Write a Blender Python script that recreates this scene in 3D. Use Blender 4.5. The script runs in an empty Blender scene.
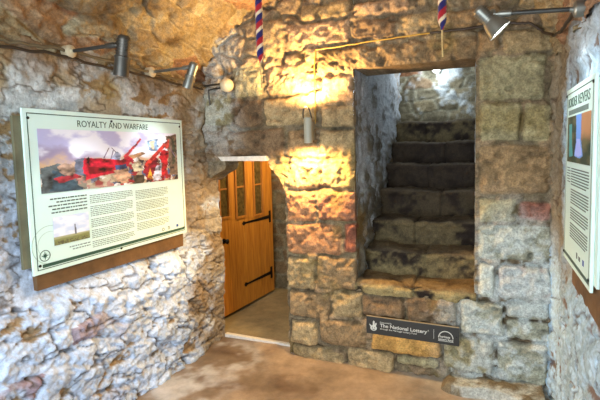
import bpy, math, random
import numpy as np
from mathutils import Vector, Matrix, Euler
C = bpy.context.scene.collection
rng = random.Random(7)

# ------------------------------------------------------------------ helpers
def lin(c):
    return tuple((x/12.92 if x <= .04045 else ((x+.055)/1.055)**2.4) for x in c)
def A(c): return np.array(lin(c))

def tag(o, label=None, cat=None, group=None, kind=None):
    if label: o['label'] = label
    if cat: o['category'] = cat
    if group: o['group'] = group
    if kind: o['kind'] = kind
    return o

def empty(name, loc, label, cat, group=None):
    o = bpy.data.objects.new(name, None); C.objects.link(o); o.location = loc
    return tag(o, label, cat, group)

_mats = {}
def mat(name, col, rough=.6, metal=0., noise=0., nscale=20., bump=0., bscale=60., emit=None, estr=0., spec=.5, detail=6.):
    if name in _mats: return _mats[name]
    m = bpy.data.materials.new(name); m.use_nodes = True
    nt = m.node_tree; b = nt.nodes['Principled BSDF']
    b.inputs['Roughness'].default_value = rough; b.inputs['Metallic'].default_value = metal
    b.inputs['Specular IOR Level'].default_value = spec
    c = (*lin(col), 1)
    b.inputs['Base Color'].default_value = c
    tc = nt.nodes.new('ShaderNodeTexCoord')
    if noise:
        n = nt.nodes.new('ShaderNodeTexNoise'); n.inputs['Scale'].default_value = nscale; n.inputs['Detail'].default_value = detail
        nt.links.new(tc.outputs['Object'], n.inputs['Vector'])
        r = nt.nodes.new('ShaderNodeMapRange'); r.inputs[1].default_value = .3; r.inputs[2].default_value = .7
        r.inputs[3].default_value = 1-noise; r.inputs[4].default_value = 1+noise
        nt.links.new(n.outputs['Fac'], r.inputs[0])
        mx = nt.nodes.new('ShaderNodeVectorMath'); mx.operation = 'SCALE'; mx.inputs[0].default_value = c[:3]
        nt.links.new(r.outputs[0], mx.inputs['Scale']); nt.links.new(mx.outputs[0], b.inputs['Base Color'])
    if bump:
        n2 = nt.nodes.new('ShaderNodeTexNoise'); n2.inputs['Scale'].default_value = bscale; n2.inputs['Detail'].default_value = 8
        nt.links.new(tc.outputs['Object'], n2.inputs['Vector'])
        bp = nt.nodes.new('ShaderNodeBump'); bp.inputs['Strength'].default_value = bump; bp.inputs['Distance'].default_value = .01
        nt.links.new(n2.outputs['Fac'], bp.inputs['Height']); nt.links.new(bp.outputs[0], b.inputs['Normal'])
    if emit:
        b.inputs['Emission Color'].default_value = (*emit, 1); b.inputs['Emission Strength'].default_value = estr
    _mats[name] = m
    return m

def stone_mat(name, rough=.9, nz=.3, bump=.6, scale=35., dist=.012, speck=.34):
    """colour of each stone comes from the mesh, fine grain from noise"""
    m = bpy.data.materials.new(name); m.use_nodes = True
    nt = m.node_tree; b = nt.nodes['Principled BSDF']; L = nt.links.new
    b.inputs['Roughness'].default_value = rough; b.inputs['Specular IOR Level'].default_value = .3
    at = nt.nodes.new('ShaderNodeAttribute'); at.attribute_name = 'Col'
    tc = nt.nodes.new('ShaderNodeTexCoord')
    n = nt.nodes.new('ShaderNodeTexNoise'); n.inputs['Scale'].default_value = scale; n.inputs['Detail'].default_value = 9; n.inputs['Roughness'].default_value = .65
    L(tc.outputs['Object'], n.inputs['Vector'])
    r = nt.nodes.new('ShaderNodeMapRange'); r.inputs[1].default_value = .3; r.inputs[2].default_value = .7
    r.inputs[3].default_value = 1-nz; r.inputs[4].default_value = 1+nz
    L(n.outputs['Fac'], r.inputs[0])
    mx = nt.nodes.new('ShaderNodeVectorMath'); mx.operation = 'SCALE'
    n3 = nt.nodes.new('ShaderNodeTexNoise'); n3.inputs['Scale'].default_value = scale*2.6; n3.inputs['Detail'].default_value = 5; n3.inputs['Roughness'].default_value = .7
    L(tc.outputs['Object'], n3.inputs['Vector'])
    r3 = nt.nodes.new('ShaderNodeMapRange'); r3.inputs[1].default_value = .36; r3.inputs[2].default_value = .60
    r3.inputs[3].default_value = 1-speck; r3.inputs[4].default_value = 1+speck*.35
    L(n3.outputs['Fac'], r3.inputs[0])
    mm = nt.nodes.new('ShaderNodeMath'); mm.operation = 'MULTIPLY'; L(r.outputs[0], mm.inputs[0]); L(r3.outputs[0], mm.inputs[1])
    L(at.outputs['Color'], mx.inputs[0]); L(mm.outputs[0], mx.inputs['Scale']); L(mx.outputs[0], b.inputs['Base Color'])
    n2 = nt.nodes.new('ShaderNodeTexNoise'); n2.inputs['Scale'].default_value = scale*2.2; n2.inputs['Detail'].default_value = 8; n2.inputs['Roughness'].default_value = .7
    L(tc.outputs['Object'], n2.inputs['Vector'])
    bp = nt.nodes.new('ShaderNodeBump'); bp.inputs['Strength'].default_value = bump; bp.inputs['Distance'].default_value = dist
    L(n2.outputs['Fac'], bp.inputs['Height']); L(bp.outputs[0], b.inputs['Normal'])
    return m

# numpy noise -------------------------------------------------------
def h3(ix, iy, iz, s=0):
    n = (ix.astype(np.int64)*374761393 + iy.astype(np.int64)*668265263 + iz.astype(np.int64)*2147483647*3 + s*974634777) & 0xffffffff
    n = ((n ^ (n >> 13))*1274126177) & 0xffffffff
    n = ((n ^ (n >> 16))*2246822519) & 0xffffffff
    return ((n ^ (n >> 15)) & 0xffffff)/float(0xffffff)
def vn(x, y, z=0., s=0):
    x, y, z = np.broadcast_arrays(np.asarray(x, float), np.asarray(y, float), np.asarray(z, float))
    ix, iy, iz = np.floor(x), np.floor(y), np.floor(z)
    fx, fy, fz = x-ix, y-iy, z-iz
    fx, fy, fz = [f*f*(3-2*f) for f in (fx, fy, fz)]
    r = 0
    for dx in (0, 1):
        for dy in (0, 1):
            for dz in (0, 1):
                r = r + h3(ix+dx, iy+dy, iz+dz, s)*(fx if dx else 1-fx)*(fy if dy else 1-fy)*(fz if dz else 1-fz)
    return r*2-1
def fbm(x, y, z=0., o=5, s=0, g=.5):
    r = 0; a = 1.; t = 0
    for k in range(o):
        r = r + a*vn(x*2**k+k*17.3, y*2**k-k*9.1, z*2**k+k*3.7, s+k); t += a; a *= g
    return r/t*1.6
def worley(x, y, s=0, jit=.85):
    """returns F1, F2, cell id hash, second hash"""
    ix, iy = np.floor(x), np.floor(y)
    f1 = np.full(x.shape, 9.); f2 = np.full(x.shape, 9.); cid = np.zeros(x.shape); cid2 = np.zeros(x.shape)
    for dx in (-1, 0, 1):
        for dy in (-1, 0, 1):
            cx, cy = ix+dx, iy+dy
            px = cx+.5+(h3(cx, cy, cx*0, s)-.5)*jit; py = cy+.5+(h3(cx, cy, cx*0+1, s)-.5)*jit
            d = np.hypot(px-x, py-y)
            nr = d < f1
            f2 = np.where(nr, f1, np.minimum(f2, d)); cid = np.where(nr, h3(cx, cy, cx*0+2, s), cid); cid2 = np.where(nr, h3(cx, cy, cx*0+3, s), cid2)
            f1 = np.where(nr, d, f1)
    return f1, f2, cid, cid2
def ss(a, b, x):
    t = np.clip((x-a)/(b-a), 0, 1); return t*t*(3-2*t)
def mix(a, b, t):
    return a*(1-t[..., None]) + b*t[..., None]

# grid meshes --------------------------------------------------------
class GM:
    """several displaced grids collected into one mesh with a colour attribute"""
    def __init__(s): s.v = []; s.c = []; s.f = []; s.n = 0
    def add(s, P, Col, flip=False):
        nu, nv = P.shape[:2]
        s.v.append(P.reshape(-1, 3)); s.c.append(np.broadcast_to(Col, P.shape).reshape(-1, 3))
        i = np.arange(nu*nv).reshape(nu, nv)+s.n
        a, b, c, d = i[:-1, :-1], i[1:, :-1], i[1:, 1:], i[:-1, 1:]
        q = np.stack([a, b, c, d] if not flip else [d, c, b, a], -1).reshape(-1, 4)
        s.f.append(q); s.n += nu*nv
    def build(s, name, m, parent=None, smooth=True):
        v = np.concatenate(s.v); f = np.concatenate(s.f); c = np.concatenate(s.c)
        me = bpy.data.meshes.new(name)
        me.vertices.add(len(v)); me.vertices.foreach_set('co', v.astype(np.float32).ravel())
        me.loops.add(len(f)*4); me.loops.foreach_set('vertex_index', f.astype(np.int32).ravel())
        me.polygons.add(len(f)); me.polygons.foreach_set('loop_start', np.arange(0, len(f)*4, 4, dtype=np.int32))
        me.polygons.foreach_set('loop_total', np.full(len(f), 4, np.int32))
        me.update(calc_edges=True); me.validate()
        ca = me.color_attributes.new('Col', 'FLOAT_COLOR', 'POINT')
        ca.data.foreach_set('color', np.concatenate([np.clip(c, 0, 1), np.ones((len(c), 1))], 1).astype(np.float32).ravel())
        me.polygons.foreach_set('use_smooth', np.full(len(f), smooth))
        me.materials.append(m)
        o = bpy.data.objects.new(name, me); C.objects.link(o)
        if parent: o.parent = parent
        return o

class MB:
    """plain mesh builder"""
    def __init__(s): s.v = []; s.f = []
    def box(s, lo, hi, M=None, bev=0.):
        (x0, y0, z0), (x1, y1, z1) = lo, hi
        n = len(s.v)
        pts = [(x0,y0,z0),(x1,y0,z0),(x1,y1,z0),(x0,y1,z0),(x0,y0,z1),(x1,y0,z1),(x1,y1,z1),(x0,y1,z1)]
        s.v += [tuple(M @ Vector(p)) if M else p for p in pts]
        s.f += [tuple(n+i for i in q) for q in ((3,2,1,0),(4,5,6,7),(0,1,5,4),(1,2,6,5),(2,3,7,6),(3,0,4,7))]
        return s
    def lathe(s, prof, origin, axis, seg=24, caps=True):
        """prof = [(distance along axis, radius)]"""
        ax = Vector(axis).normalized(); u = ax.orthogonal().normalized(); w = ax.cross(u); o = Vector(origin); n = len(s.v)
        for d, r in prof:
            for k in range(seg):
                a = 2*math.pi*k/seg
                s.v.append(tuple(o+ax*d+(u*math.cos(a)+w*math.sin(a))*r))
        for j in range(len(prof)-1):
            for k in range(seg):
                a, b = n+j*seg+k, n+j*seg+(k+1) % seg
                s.f.append((a, b, b+seg, a+seg))
        if caps:
            s.f.append(tuple(n+k for k in range(seg))[::-1]); s.f.append(tuple(n+(len(prof)-1)*seg+k for k in range(seg)))
        return s
    def tube(s, pts, r, seg=10, caps=True):
        pts = [Vector(p) for p in pts]; n = len(s.v); up = None
        for i, p in enumerate(pts):
            t = (pts[min(i+1, len(pts)-1)]-pts[max(i-1, 0)]).normalized()
            if up is None: up = t.orthogonal().normalized()
            up = (up-t*up.dot(t)).normalized(); w = t.cross(up)
            rr = r[i] if isinstance(r, (list, tuple)) else r
            for k in range(seg):
                a = 2*math.pi*k/seg; s.v.append(tuple(p+(up*math.cos(a)+w*math.sin(a))*rr))
        for j in range(len(pts)-1):
            for k in range(seg):
                a, b = n+j*seg+k, n+j*seg+(k+1) % seg; s.f.append((a, b, b+seg, a+seg))
        if caps:
            s.f.append(tuple(n+k for k in range(seg))[::-1]); s.f.append(tuple(n+(len(pts)-1)*seg+k for k in range(seg)))
        return s
    def prism(s, poly, d0, d1, M):
        """2D outline extruded from d0 to d1, placed with M"""
        n = len(s.v); k = len(poly)
        for d in (d0, d1): s.v += [tuple(M @ Vector((x, y, d))) for x, y in poly]
        s.f.append(tuple(range(n, n+k))[::-1]); s.f.append(tuple(range(n+k, n+2*k)))
        for i in range(k): s.f.append((n+i, n+(i+1) % k, n+k+(i+1) % k, n+k+i))
        return s
    def build(s, name, m, parent=None, smooth=False, bevel=0., sharp=40):
        me = bpy.data.meshes.new(name); me.from_pydata(s.v, [], s.f); me.update()
        me.materials.append(m)
        if smooth:
            for p in me.polygons: p.use_smooth = True
            me.set_sharp_from_angle(angle=math.radians(sharp))
        o = bpy.data.objects.new(name, me); C.objects.link(o)
        if bevel:
            b = o.modifiers.new('b', 'BEVEL'); b.width = bevel; b.segments = 2; b.limit_method = 'ANGLE'
        if parent:
            o.parent = parent; o.matrix_parent_inverse = Matrix.Translation(parent.location).inverted()
        return o

def place_light(L, parent, rootloc, M, name):
    lo = bpy.data.objects.new(name, L); C.objects.link(lo); lo.parent = parent
    lo.matrix_parent_inverse = Matrix.Translation(rootloc).inverted(); lo.matrix_basis = M
    return lo

def text_mesh(txt, size, m, parent, M, name='lettering', depth=.0006, width=None, bold=0.):
    cu = bpy.data.curves.new('t', 'FONT'); cu.body = txt; cu.size = size; cu.extrude = depth; cu.offset = bold
    cu.resolution_u = 3
    o = bpy.data.objects.new('t', cu); C.objects.link(o)
    bpy.context.view_layer.update()
    me = bpy.data.meshes.new_from_object(o.evaluated_get(bpy.context.evaluated_depsgraph_get()))
    bpy.data.objects.remove(o)
    xs = [v.co.x for v in me.vertices]; x0, x1 = min(xs), max(xs)
    k = width/(x1-x0) if width else 1.
    for v in me.vertices:
        v.co = M @ Vector(((v.co.x-x0)*k, v.co.y, v.co.z))
    me.materials.clear(); me.materials.append(m); me.update()
    ob = bpy.data.objects.new(name, me); C.objects.link(ob)
    ob.parent = parent; ob.matrix_parent_inverse = Matrix.Translation(parent.location).inverted()
    return ob

# ------------------------------------------------------------------ sizes (metres)
XL, XR, YB = -2.118, .37, 2.945
DX0, DX1, DTOP = -2.118, -1.43, 1.55       # doorway
AX0, AX1, AZ0, AZ1 = -.875, -.068, .63, 2.16   # stair opening
YF = -1.3                                     # where the room is left open behind the camera

PAL = {'t': (.66,.56,.40), 'o': (.68,.49,.34), 'r': (.66,.45,.33), 'R': (.58,.35,.26), 'b': (.58,.47,.33), 'p': (.70,.57,.43),
       'd': (.49,.39,.28), 'g': (.64,.59,.44), 'w': (.74,.73,.64), 'W': (.86,.87,.80), 'P': (.80,.75,.72), 'O': (.72,.55,.30)}
STONES = [(-1.538, 1.301, -1.157, 1.505, 't'), (-1.141, 1.321, -0.873, 1.523, 't'), (-1.426, 1.066, -1.179, 1.286, 'o'), (-1.163, 1.078, -0.863, 1.298, 'r'), (-1.425, 0.819, -0.98, 1.047, 'o'), (-0.964, 0.847, -0.866, 1.067, 'R'), (-1.425, 0.538, -1.199, 0.788, 't'), (-1.183, 0.567, -0.87, 0.808, 'b'), (-1.424, 0.324, -1.084, 0.52, 'b'), (-1.068, 0.363, -0.821, 0.553, 't'), (-1.422, 0.095, -1.186, 0.294, 't'), (-1.169, 0.135, -0.809, 0.336, 'b'), (-1.41, -0.024, -0.981, 0.088, 't'), (-0.958, -0.03, -0.605, 0.137, 't'), (-1.111, 1.931, -0.885, 2.121, 'p'), (-1.123, 1.761, -0.874, 1.91, 't'), (-1.411, 1.542, -1.151, 1.75, 'b'), (-1.136, 1.546, -0.869, 1.739, 't'), (-1.564, 2.02, -1.171, 2.253, 'p'), (-1.59, 1.783, -1.161, 1.998, 't'), (-1.868, 1.79, -1.608, 1.998, 'd'), (-2.14, 1.809, -1.885, 2.062, 'g'), (-2.155, 1.565, -1.428, 1.768, 'd'), (-1.865, 2.021, -1.599, 2.257, 'g'), (-1.378, 2.345, -0.893, 2.514, 'p'), (-0.879, 2.354, -0.572, 2.488, 'd'), (-0.558, 2.372, -0.287, 2.487, 't'), (-0.275, 2.358, 0.07, 2.468, 'b'), (-1.269, 2.527, -0.891, 2.645, 't'), (-0.876, 2.502, -0.478, 2.601, 'p'), (-1.588, 2.296, -1.395, 2.572, 't'), (-1.14, 2.15, -0.05, 2.305, 'b'), (-0.057, 2.186, 0.071, 2.333, 'b'), (0.082, 2.164, 0.355, 2.306, 't'), (-0.055, 1.882, 0.322, 2.155, 'g'), (-0.053, 1.631, 0.195, 1.868, 'g'), (0.205, 1.625, 0.363, 1.861, 'g'), (-0.052, 1.291, 0.363, 1.604, 'b'), (-0.051, 1.109, 0.185, 1.264, 'g'), (0.196, 1.125, 0.373, 1.244, 'R'), (-0.055, 0.863, 0.377, 1.094, 'w'), (-0.053, 0.611, 0.05, 0.831, 'W'), (0.068, 0.623, 0.381, 0.829, 'P'), (-0.159, 0.359, 0.112, 0.581, 'w'), (0.122, 0.502, 0.379, 0.606, 'w'), (0.124, 0.359, 0.381, 0.489, 'w'), (-0.275, 0.096, 0.048, 0.325, 'g'), (0.067, 0.068, 0.373, 0.34, 'w'), (-0.837, 0.382, -0.532, 0.536, 'd'), (-0.518, 0.389, -0.178, 0.566, 'd'), (-0.773, 0.147, -0.288, 0.285, 'O'), (-0.591, 0.073, -0.301, 0.139, 'g'), (-0.275, 0.323, -0.171, 0.379, 'd')]

def back_wall(x, z):
    """relief (m, towards the room) and colour of the coursed wall"""
    wx = x + .014*fbm(x*6, z*6, 3.3, 4, 11); wz = z + .016*fbm(x*6, z*6, 7.7, 4, 12)
    # rubble and mortar where no squared stone lies
    f1, f2, cid, _ = worley(wx*5.5, wz*8.5, 3)
    e = f2-f1
    H = -.022 + .026*ss(.03, .30, e)*(.4+cid)
    base = mix(A((.50,.44,.34))[None]*np.ones(x.shape+(1,)), A((.60,.50,.38))*np.ones(x.shape+(1,)), cid)
    mort = A((.50,.43,.31))
    Cc = mix(mort*np.ones(x.shape+(1,)), base, ss(.03, .18, e))
    for i, (x0, z0, x1, z1, k) in enumerate(STONES):
        r = .022
        cx, cz, hx, hz = (x0+x1)/2, (z0+z1)/2, (x1-x0)/2-.004, (z1-z0)/2-.002
        qx, qz = np.abs(wx-cx)-hx+r, np.abs(wz-cz)-hz+r
        d = np.hypot(np.maximum(qx, 0), np.maximum(qz, 0))+np.minimum(np.maximum(qx, qz), 0)-r
        msk = ss(.004, -.008, d)
        rnd = random.Random(i*7+1)
        hh = .008+rnd.random()*.016+(wx-cx)*rnd.uniform(-.04, .04)+(wz-cz)*rnd.uniform(-.05, .05)-.012*ss(-.03, .0, d)
        H = H*(1-msk)+hh*msk
        gap = np.exp(-((d-.004)/.0055)**2)*(ss(1.0, .6, cz+.1*rnd.random())*.75+.25)*ss(-.5, .1, fbm(x*5, z*5, 15+i, 3, 26))
        H = H-.020*gap
        col = A(PAL[k])*np.array([rnd.uniform(.9, 1.1)]*3)
        Cc = mix(Cc, col*np.ones(x.shape+(1,)), msk)
        Cc = mix(Cc, A((.24,.18,.12))*np.ones(x.shape+(1,)), gap*.8)
    n1 = fbm(x*9, z*9, 1, 5, 21); n2 = fbm(x*28, z*28, 2, 4, 22); n3 = fbm(x*2.2, z*2.2, 5, 4, 23)
    pit = ss(.35, .8, fbm(x*15, z*24, 9, 4, 24))
    H = H + .012*n1+.009*n2+.004*fbm(x*60, z*60, 4, 3, 25) - .020*pit
    tool = np.sin((x*.8+z*1.0)*190+n1*3)*ss(2.13, 2.16, z)*ss(2.32, 2.29, z)*ss(-1.2, -1.1, x)*ss(-.04, -.08, x)
    H = H + .0022*tool
    Cc = Cc*(1.04+.30*n1+.24*n2+.20*n3-.25*pit)[..., None]
    # ochre growth, darker damp patches, whitewash remains at the lower right
    Cc = mix(Cc, A((.56,.46,.22))*np.ones(x.shape+(1,)), .45*ss(.25, .8, fbm(x*4, z*4, 8, 5, 31)))
    ww = ss(-.35, .15, x+.15*n3)*ss(1.35, .75, z+.25*n3)
    ww = np.maximum(ww, .55*ss(-1.7, -1.95, x)*ss(1.4, 1.8, z))
    Cc = mix(Cc, A((.80,.82,.80))*np.ones(x.shape+(1,)), .88*ww*ss(-.45, .20, n1+.7*n2+.10))
    return H, Cc*.92

# ------------------------------------------------------------------ back wall
M_wall = stone_mat('sandstone wall')
M_lime = stone_mat('limewashed rubble', nz=.18, bump=.7, scale=24, speck=.22)
g = GM()
def shoulder_r(z):   # right side of the doorway head
    return np.interp(z, [0, 1.27, 1.35, 1.40, 1.45, 1.50, 1.56], [-1.435, -1.435, -1.45, -1.475, -1.53, -1.56, -1.56])
def shoulder_l(z):
    return np.interp(z, [0, 1.36, 1.385, 1.40, 1.42, 1.45, 1.49, 1.53, 1.56], [-2.16, -2.15, -2.10, -2.09, -2.055, -1.99, -1.965, -1.975, -1.99])
def patch(xa, xb, z0, z1, step=.0085):
    nz = max(2, int((z1-z0)/step)); z = np.linspace(z0, z1, nz)
    a = xa(z) if callable(xa) else np.full(nz, xa); b = xb(z) if callable(xb) else np.full(nz, xb)
    nx = max(2, int(np.max(b-a)/step)); t = np.linspace(0, 1, nx)
    X = a[None]+(b-a)[None]*t[:, None]; Z = np.broadcast_to(z, X.shape)
    H, Cc = back_wall(X, Z)
    g.add(np.stack([X, YB-H, Z], -1), Cc)
def reveal(xs, zs, y1, n=16, flip=False):
    """side of an opening: outline points xs,zs pushed back to y1"""
    xs, zs = np.array(xs), np.array(zs)
    L = np.concatenate([[0], np.cumsum(np.hypot(np.diff(xs), np.diff(zs)))]); m = max(8, int(L[-1]/.01))
    q = np.linspace(0, L[-1], m); X = np.interp(q, L, xs); Z = np.interp(q, L, zs)
    H, Cc = back_wall(X, Z)
    t = np.linspace(0, 1, n)[:, None]
    Y = (YB-H)[None]*(1-t)+y1*t
    XX = np.broadcast_to(X, Y.shape); ZZ = np.broadcast_to(Z, Y.shape)
    k = .004*fbm(Y*12+XX*3, ZZ*12, 3, 4, 41)*np.minimum(1, t*4)
    nx = np.gradient(Z); nzz = -np.gradient(X); nn = np.hypot(nx, nzz)+1e-9
    P = np.stack([XX+k*nx/nn, Y, ZZ+k*nzz/nn], -1)
    col = Cc[None]*(1+.2*fbm(Y*9, ZZ*9+XX*9, 1, 4, 42))[..., None]
    g.add(P, col, flip)
patch(shoulder_r, AX0, 0, 1.56)
patch(-2.2, shoulder_l, 1.36, 1.56)
patch(-2.2, AX0, 1.56, AZ1)
patch(AX0, AX1, 0-.03, AZ0)
patch(AX1, XR+.06, 0-.03, AZ1)
patch(-2.2, XR+.1, AZ1, 2.86)
zz = np.linspace(0, 1.56, 120)
reveal(shoulder_r(zz), zz, 3.16)
zl = np.linspace(1.36, 1.56, 30); reveal(shoulder_l(zl), zl, 3.16, flip=True)
reveal([-2.0, -1.56], [1.56, 1.56], 3.16)
reveal([AX0, AX0], [AZ0, AZ1+.02], 3.02, n=6, flip=True)
reveal([AX1, AX1], [AZ0, AZ1+.02], 3.02, n=6)
# underside and rear of the great lintel
reveal([AX0, AX1], [AZ1, AZ1], 3.28, n=30)
xs = np.linspace(AX0, AX1, 50)[:, None]; zs = np.linspace(AZ1, 2.8, 30)[None]
X_, Z_ = np.broadcast_arrays(xs, zs); g.add(np.stack([X_, np.full(X_.shape, 3.28), Z_], -1), A((.45,.40,.34)), flip=True)
for xa, xb, za, zb_ in ((AX1+.02, XR+.05, 2.08, 2.24), (-2.2, AX0-.02, 2.08, 2.24), (-2.2, -2.0, 1.50, 1.62), (-1.54, AX0-.02, 1.50, 1.62)):
    X_, Z_ = np.meshgrid([xa, xb], [za, zb_], indexing='ij'); g.add(np.stack([X_, np.full(X_.shape, YB+.05), Z_], -1), A((.5,.42,.3)))
wb = g.build('wall_back', M_wall); tag(wb, 'coursed sandstone back wall with low doorway and stair opening', kind='structure')

# ------------------------------------------------------------------ left wall (limewashed rubble)
def rubble(u, z, seed, cell=(3.1, 6.2)):
    wu = u+.05*fbm(u*3, z*3, 1, 4, seed); wz = z+.035*fbm(u*3.5, z*3.5, 2, 4, seed+1)+.05*np.sin(u*2.1)
    f1, f2, cid, cid2 = worley(wu*cell[0], wz*cell[1], seed)
    e = f2-f1
    st = ss(.02, .22, e)
    n0 = fbm(u*1.6, z*1.6, 3, 3, seed+2); n1 = fbm(u*7, z*9, 4, 5, seed+3); n2 = fbm(u*22, z*26, 5, 5, seed+4, .6)
    rid = 1-np.abs(fbm(u*6+z*2, z*15, 6, 4, seed+5))
    n4 = None; n3 = fbm(u*55, z*60, 6, 3, seed+8, .6)
    cr = ss(.80, .97, 1-np.abs(fbm(u*5+z, z*8, 16, 4, seed+9)))
    H = .018*st*(.35+cid) + .022*n0 + .017*n1 + .016*n2 + .007*n3 + .008*rid-.012*cr-.015
    H = H + .6*(z*0+ (wz*cell[1]-np.floor(wz*cell[1])-.5))*.012*st
    return H, st, cid, cid2, n0, n1, n2
def left_wall(y, z):
    H, st, cid, cid2, n0, n1, n2 = rubble(y, z, 51)
    o = np.ones(y.shape+(1,))
    # limewash kept on the proud faces, bare stone and mortar showing in the hollows
    hid = -1.0*n1-.7*n2+.5*(1-st)
    col = mix(A((.80,.85,.93))*o, A((.62,.67,.74))*o, ss(-.2, .9, n2+.6*n0+.4*cid-.2))
    bare = mix(A((.50,.38,.24))*o, A((.42,.36,.30))*o, cid2)
    col = mix(col, A((.62,.50,.30))*o, .9*ss(.62, .95, hid+.25*n0))
    red = ss(.90, .93, cid)*ss(-.2, .3, n1+.3)
    col = mix(col, A((.50,.27,.22))*o, .7*red*ss(1.5, .9, z)*ss(2.2, 1.6, y))
    # less limewash close to the vault, and at the door corner
    up = ss(1.92, 2.16, z+.10*fbm(y*3, z*3, 8, 4, 61))*.85
    col = mix(col, A((.62,.54,.38))*o, .8*ss(.2, .65, fbm(y*6, z*5, 22, 5, 66))*ss(1.55, 1.95, z))
    col = mix(col, bare*1.15, up*ss(-.75, .45, fbm(y*5, z*5, 12, 5, 62)+.15))
    cor = ss(2.58, 2.76, y+.10*fbm(y*3, z*4, 9, 4, 63))
    col = mix(col, mix(A((.54,.46,.36))*o, A((.62,.58,.52))*o, cid), cor*ss(-1.0, .1, fbm(y*6, z*6, 13, 5, 64)+.1))
    col = col*(1+.10*n1+.08*n2)[..., None]
    col = col*(1-ss(1.2, 1.9, z)[..., None]*np.array([-.06, .02, .22]))
    # thin dark crevices between the stones
    crev = ss(.90, .985, 1-np.abs(fbm(y*4.5+z*1.2, z*9, 36, 4, 67)))
    col = mix(col, A((.36,.29,.20))*o, .75*crev*ss(-.3, .2, n1+.3))
    H = H-.014*crev
    # wall is flatter behind the board, proud below it
    k = ss(1.24, 1.40, y)*ss(2.80, 2.64, y)*ss(.82, .90, z)*ss(2.0, 1.90, z)
    H = H*(1-.75*k)-.042*k + .045*ss(.865, .79, z+.05*fbm(y*6, z*0, 3, 3, 68))*ss(.0, .5, z)
    H = H + .02*ss(.35, .0, z)
    H = H*(1-.45*ss(1.75, 1.9, z))
    H = H*(1-.4*ss(2.7, 3.0, y))
    return H, col
def grid(u0, u1, v0, v1, s):
    return np.meshgrid(np.linspace(u0, u1, int((u1-u0)/s)), np.linspace(v0, v1, int((v1-v0)/s)), indexing='ij')
g = GM()
Yg, Zg = np.meshgrid(np.concatenate([np.linspace(YF, .98, 60), np.linspace(1., 3.09, 300)]), np.linspace(-.03, 2.2, 310), indexing='ij')
H, col = left_wall(Yg, Zg)
Xg = XL+H-.012+.0*Zg
g.add(np.stack([Xg, Yg, Zg], -1), col, flip=True)
# return of the wall into the doorway
Xg2, Zg2 = grid(-2.46, XL, -.03, 1.7, .02)
He, ce = left_wall(np.full(Xg2.shape, 3.09), Zg2)
t = (Xg2+2.46)/(2.46+XL)
g.add(np.stack([Xg2+(He-.012)*t, 3.09+.004*fbm(Xg2*9, Zg2*9, 1, 3, 5), Zg2], -1), ce)
o = g.build('wall_left', M_lime); tag(o, 'rough limewashed rubble wall on the left', kind='structure')

# ------------------------------------------------------------------ right wall
def right_wall(y, z):
    H, st, cid, cid2, n0, n1, n2 = rubble(y, z, 151, (2.6, 4.4))
    o = np.ones(y.shape+(1,))
    H = H*.45
    hid = -1.0*n1-.7*n2+.5*(1-st)
    col = mix(A((.78,.88,.95))*o, A((.64,.73,.78))*o, ss(-.2, .9, n2+.6*n0))
    col = mix(col, A((.50,.36,.25))*o, .85*ss(.85, 1.15, hid+.2*n0))
    cor = ss(2.42, 2.66, y+.15*fbm(y*3, z*4, 9, 4, 163))*ss(.75, 1.15, z+.15*n0)
    col = mix(col, A((.56,.48,.34))*o, cor*.92)
    up = ss(1.9, 2.14, z+.14*fbm(y*3, z*3, 8, 4, 161))
    col = mix(col, A((.56,.48,.36))*o, .6*up)
    col = col*(1+.12*n1+.10*n2)[..., None]
    crev = ss(.88, .985, 1-np.abs(fbm(y*6+z*1.2, z*5, 36, 4, 167)))
    col = mix(col, A((.34,.26,.20))*o, .8*crev*ss(-.3, .2, n1+.2))
    H = H-.012*crev
    k = ss(1.65, 1.80, y)*ss(2.60, 2.50, y)*ss(.86, 1.0, z)*ss(2.0, 1.92, z)
    H = H*(1-.75*k)-.02*k
    return H, col
g = GM()
Yg, Zg = np.meshgrid(np.concatenate([np.linspace(YF, 1.28, 60), np.linspace(1.3, 3.0, 200)]), np.linspace(-.03, 2.2, 310), indexing='ij')
H, col = right_wall(Yg, Zg)
H = H + .03*ss(2.84, 2.98, Yg)
g.add(np.stack([XR-H+.02, Yg, Zg], -1), col)
o = g.build('wall_right', M_lime); tag(o, 'whitewashed rubble wall on the right', kind='structure')

# ------------------------------------------------------------------ vault
g = GM()
Tg, Yg = np.meshgrid(np.linspace(-.02, math.pi+.02, 330), np.linspace(YF, 3.02, 400), indexing='ij')
cx, ra, rb = (XL+XR)/2, (XR-XL)/2+.01, .655
arc = Tg*1.0
wu = arc*1.05+.10*fbm(arc*2.5, Yg*2.5, 1, 4, 71); wy = Yg+.10*fbm(arc*2.5, Yg*2.5, 2, 4, 72)
f1, f2, cid, cid2 = worley(wu*5.2, wy*2.9, 77)
st = ss(.02, .25, f2-f1)
n1 = fbm(arc*7, Yg*6, 3, 5, 73); n2 = fbm(arc*22, Yg*20, 4, 5, 74, .6); n0 = fbm(arc*2, Yg*1.6, 4, 3, 75)
n4 = fbm(arc*55, Yg*50, 5, 3, 76)
H = .034*st*(.2+cid)+.026*n1+.020*n2+.006*n4+.02*n0-.02
nx, nz = np.cos(Tg)/ra, -np.sin(Tg)/rb
nn = np.hypot(nx, nz)
X = cx-ra*np.cos(Tg)+H*nx/nn; Z = 2.13+rb*np.sin(Tg)+H*nz/nn
o1 = np.ones(X.shape+(1,))
col = mix(A((.60,.52,.37))*o1, A((.50,.41,.28))*o1, cid)
col = mix(A((.62,.56,.44))*o1, col, ss(.02, .12, f2-f1)*.7)
col = mix(col, A((.72,.67,.54))*o1, .7*ss(.0, .6, fbm(arc*4, Yg*4, 11, 5, 78)))
col = mix(col, A((.33,.25,.16))*o1, .85*ss(.15, .7, fbm(arc*5, Yg*3.2, 12, 5, 79)))
col = mix(col, A((.55,.33,.22))*o1, .5*ss(.8, .9, cid2))
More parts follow.
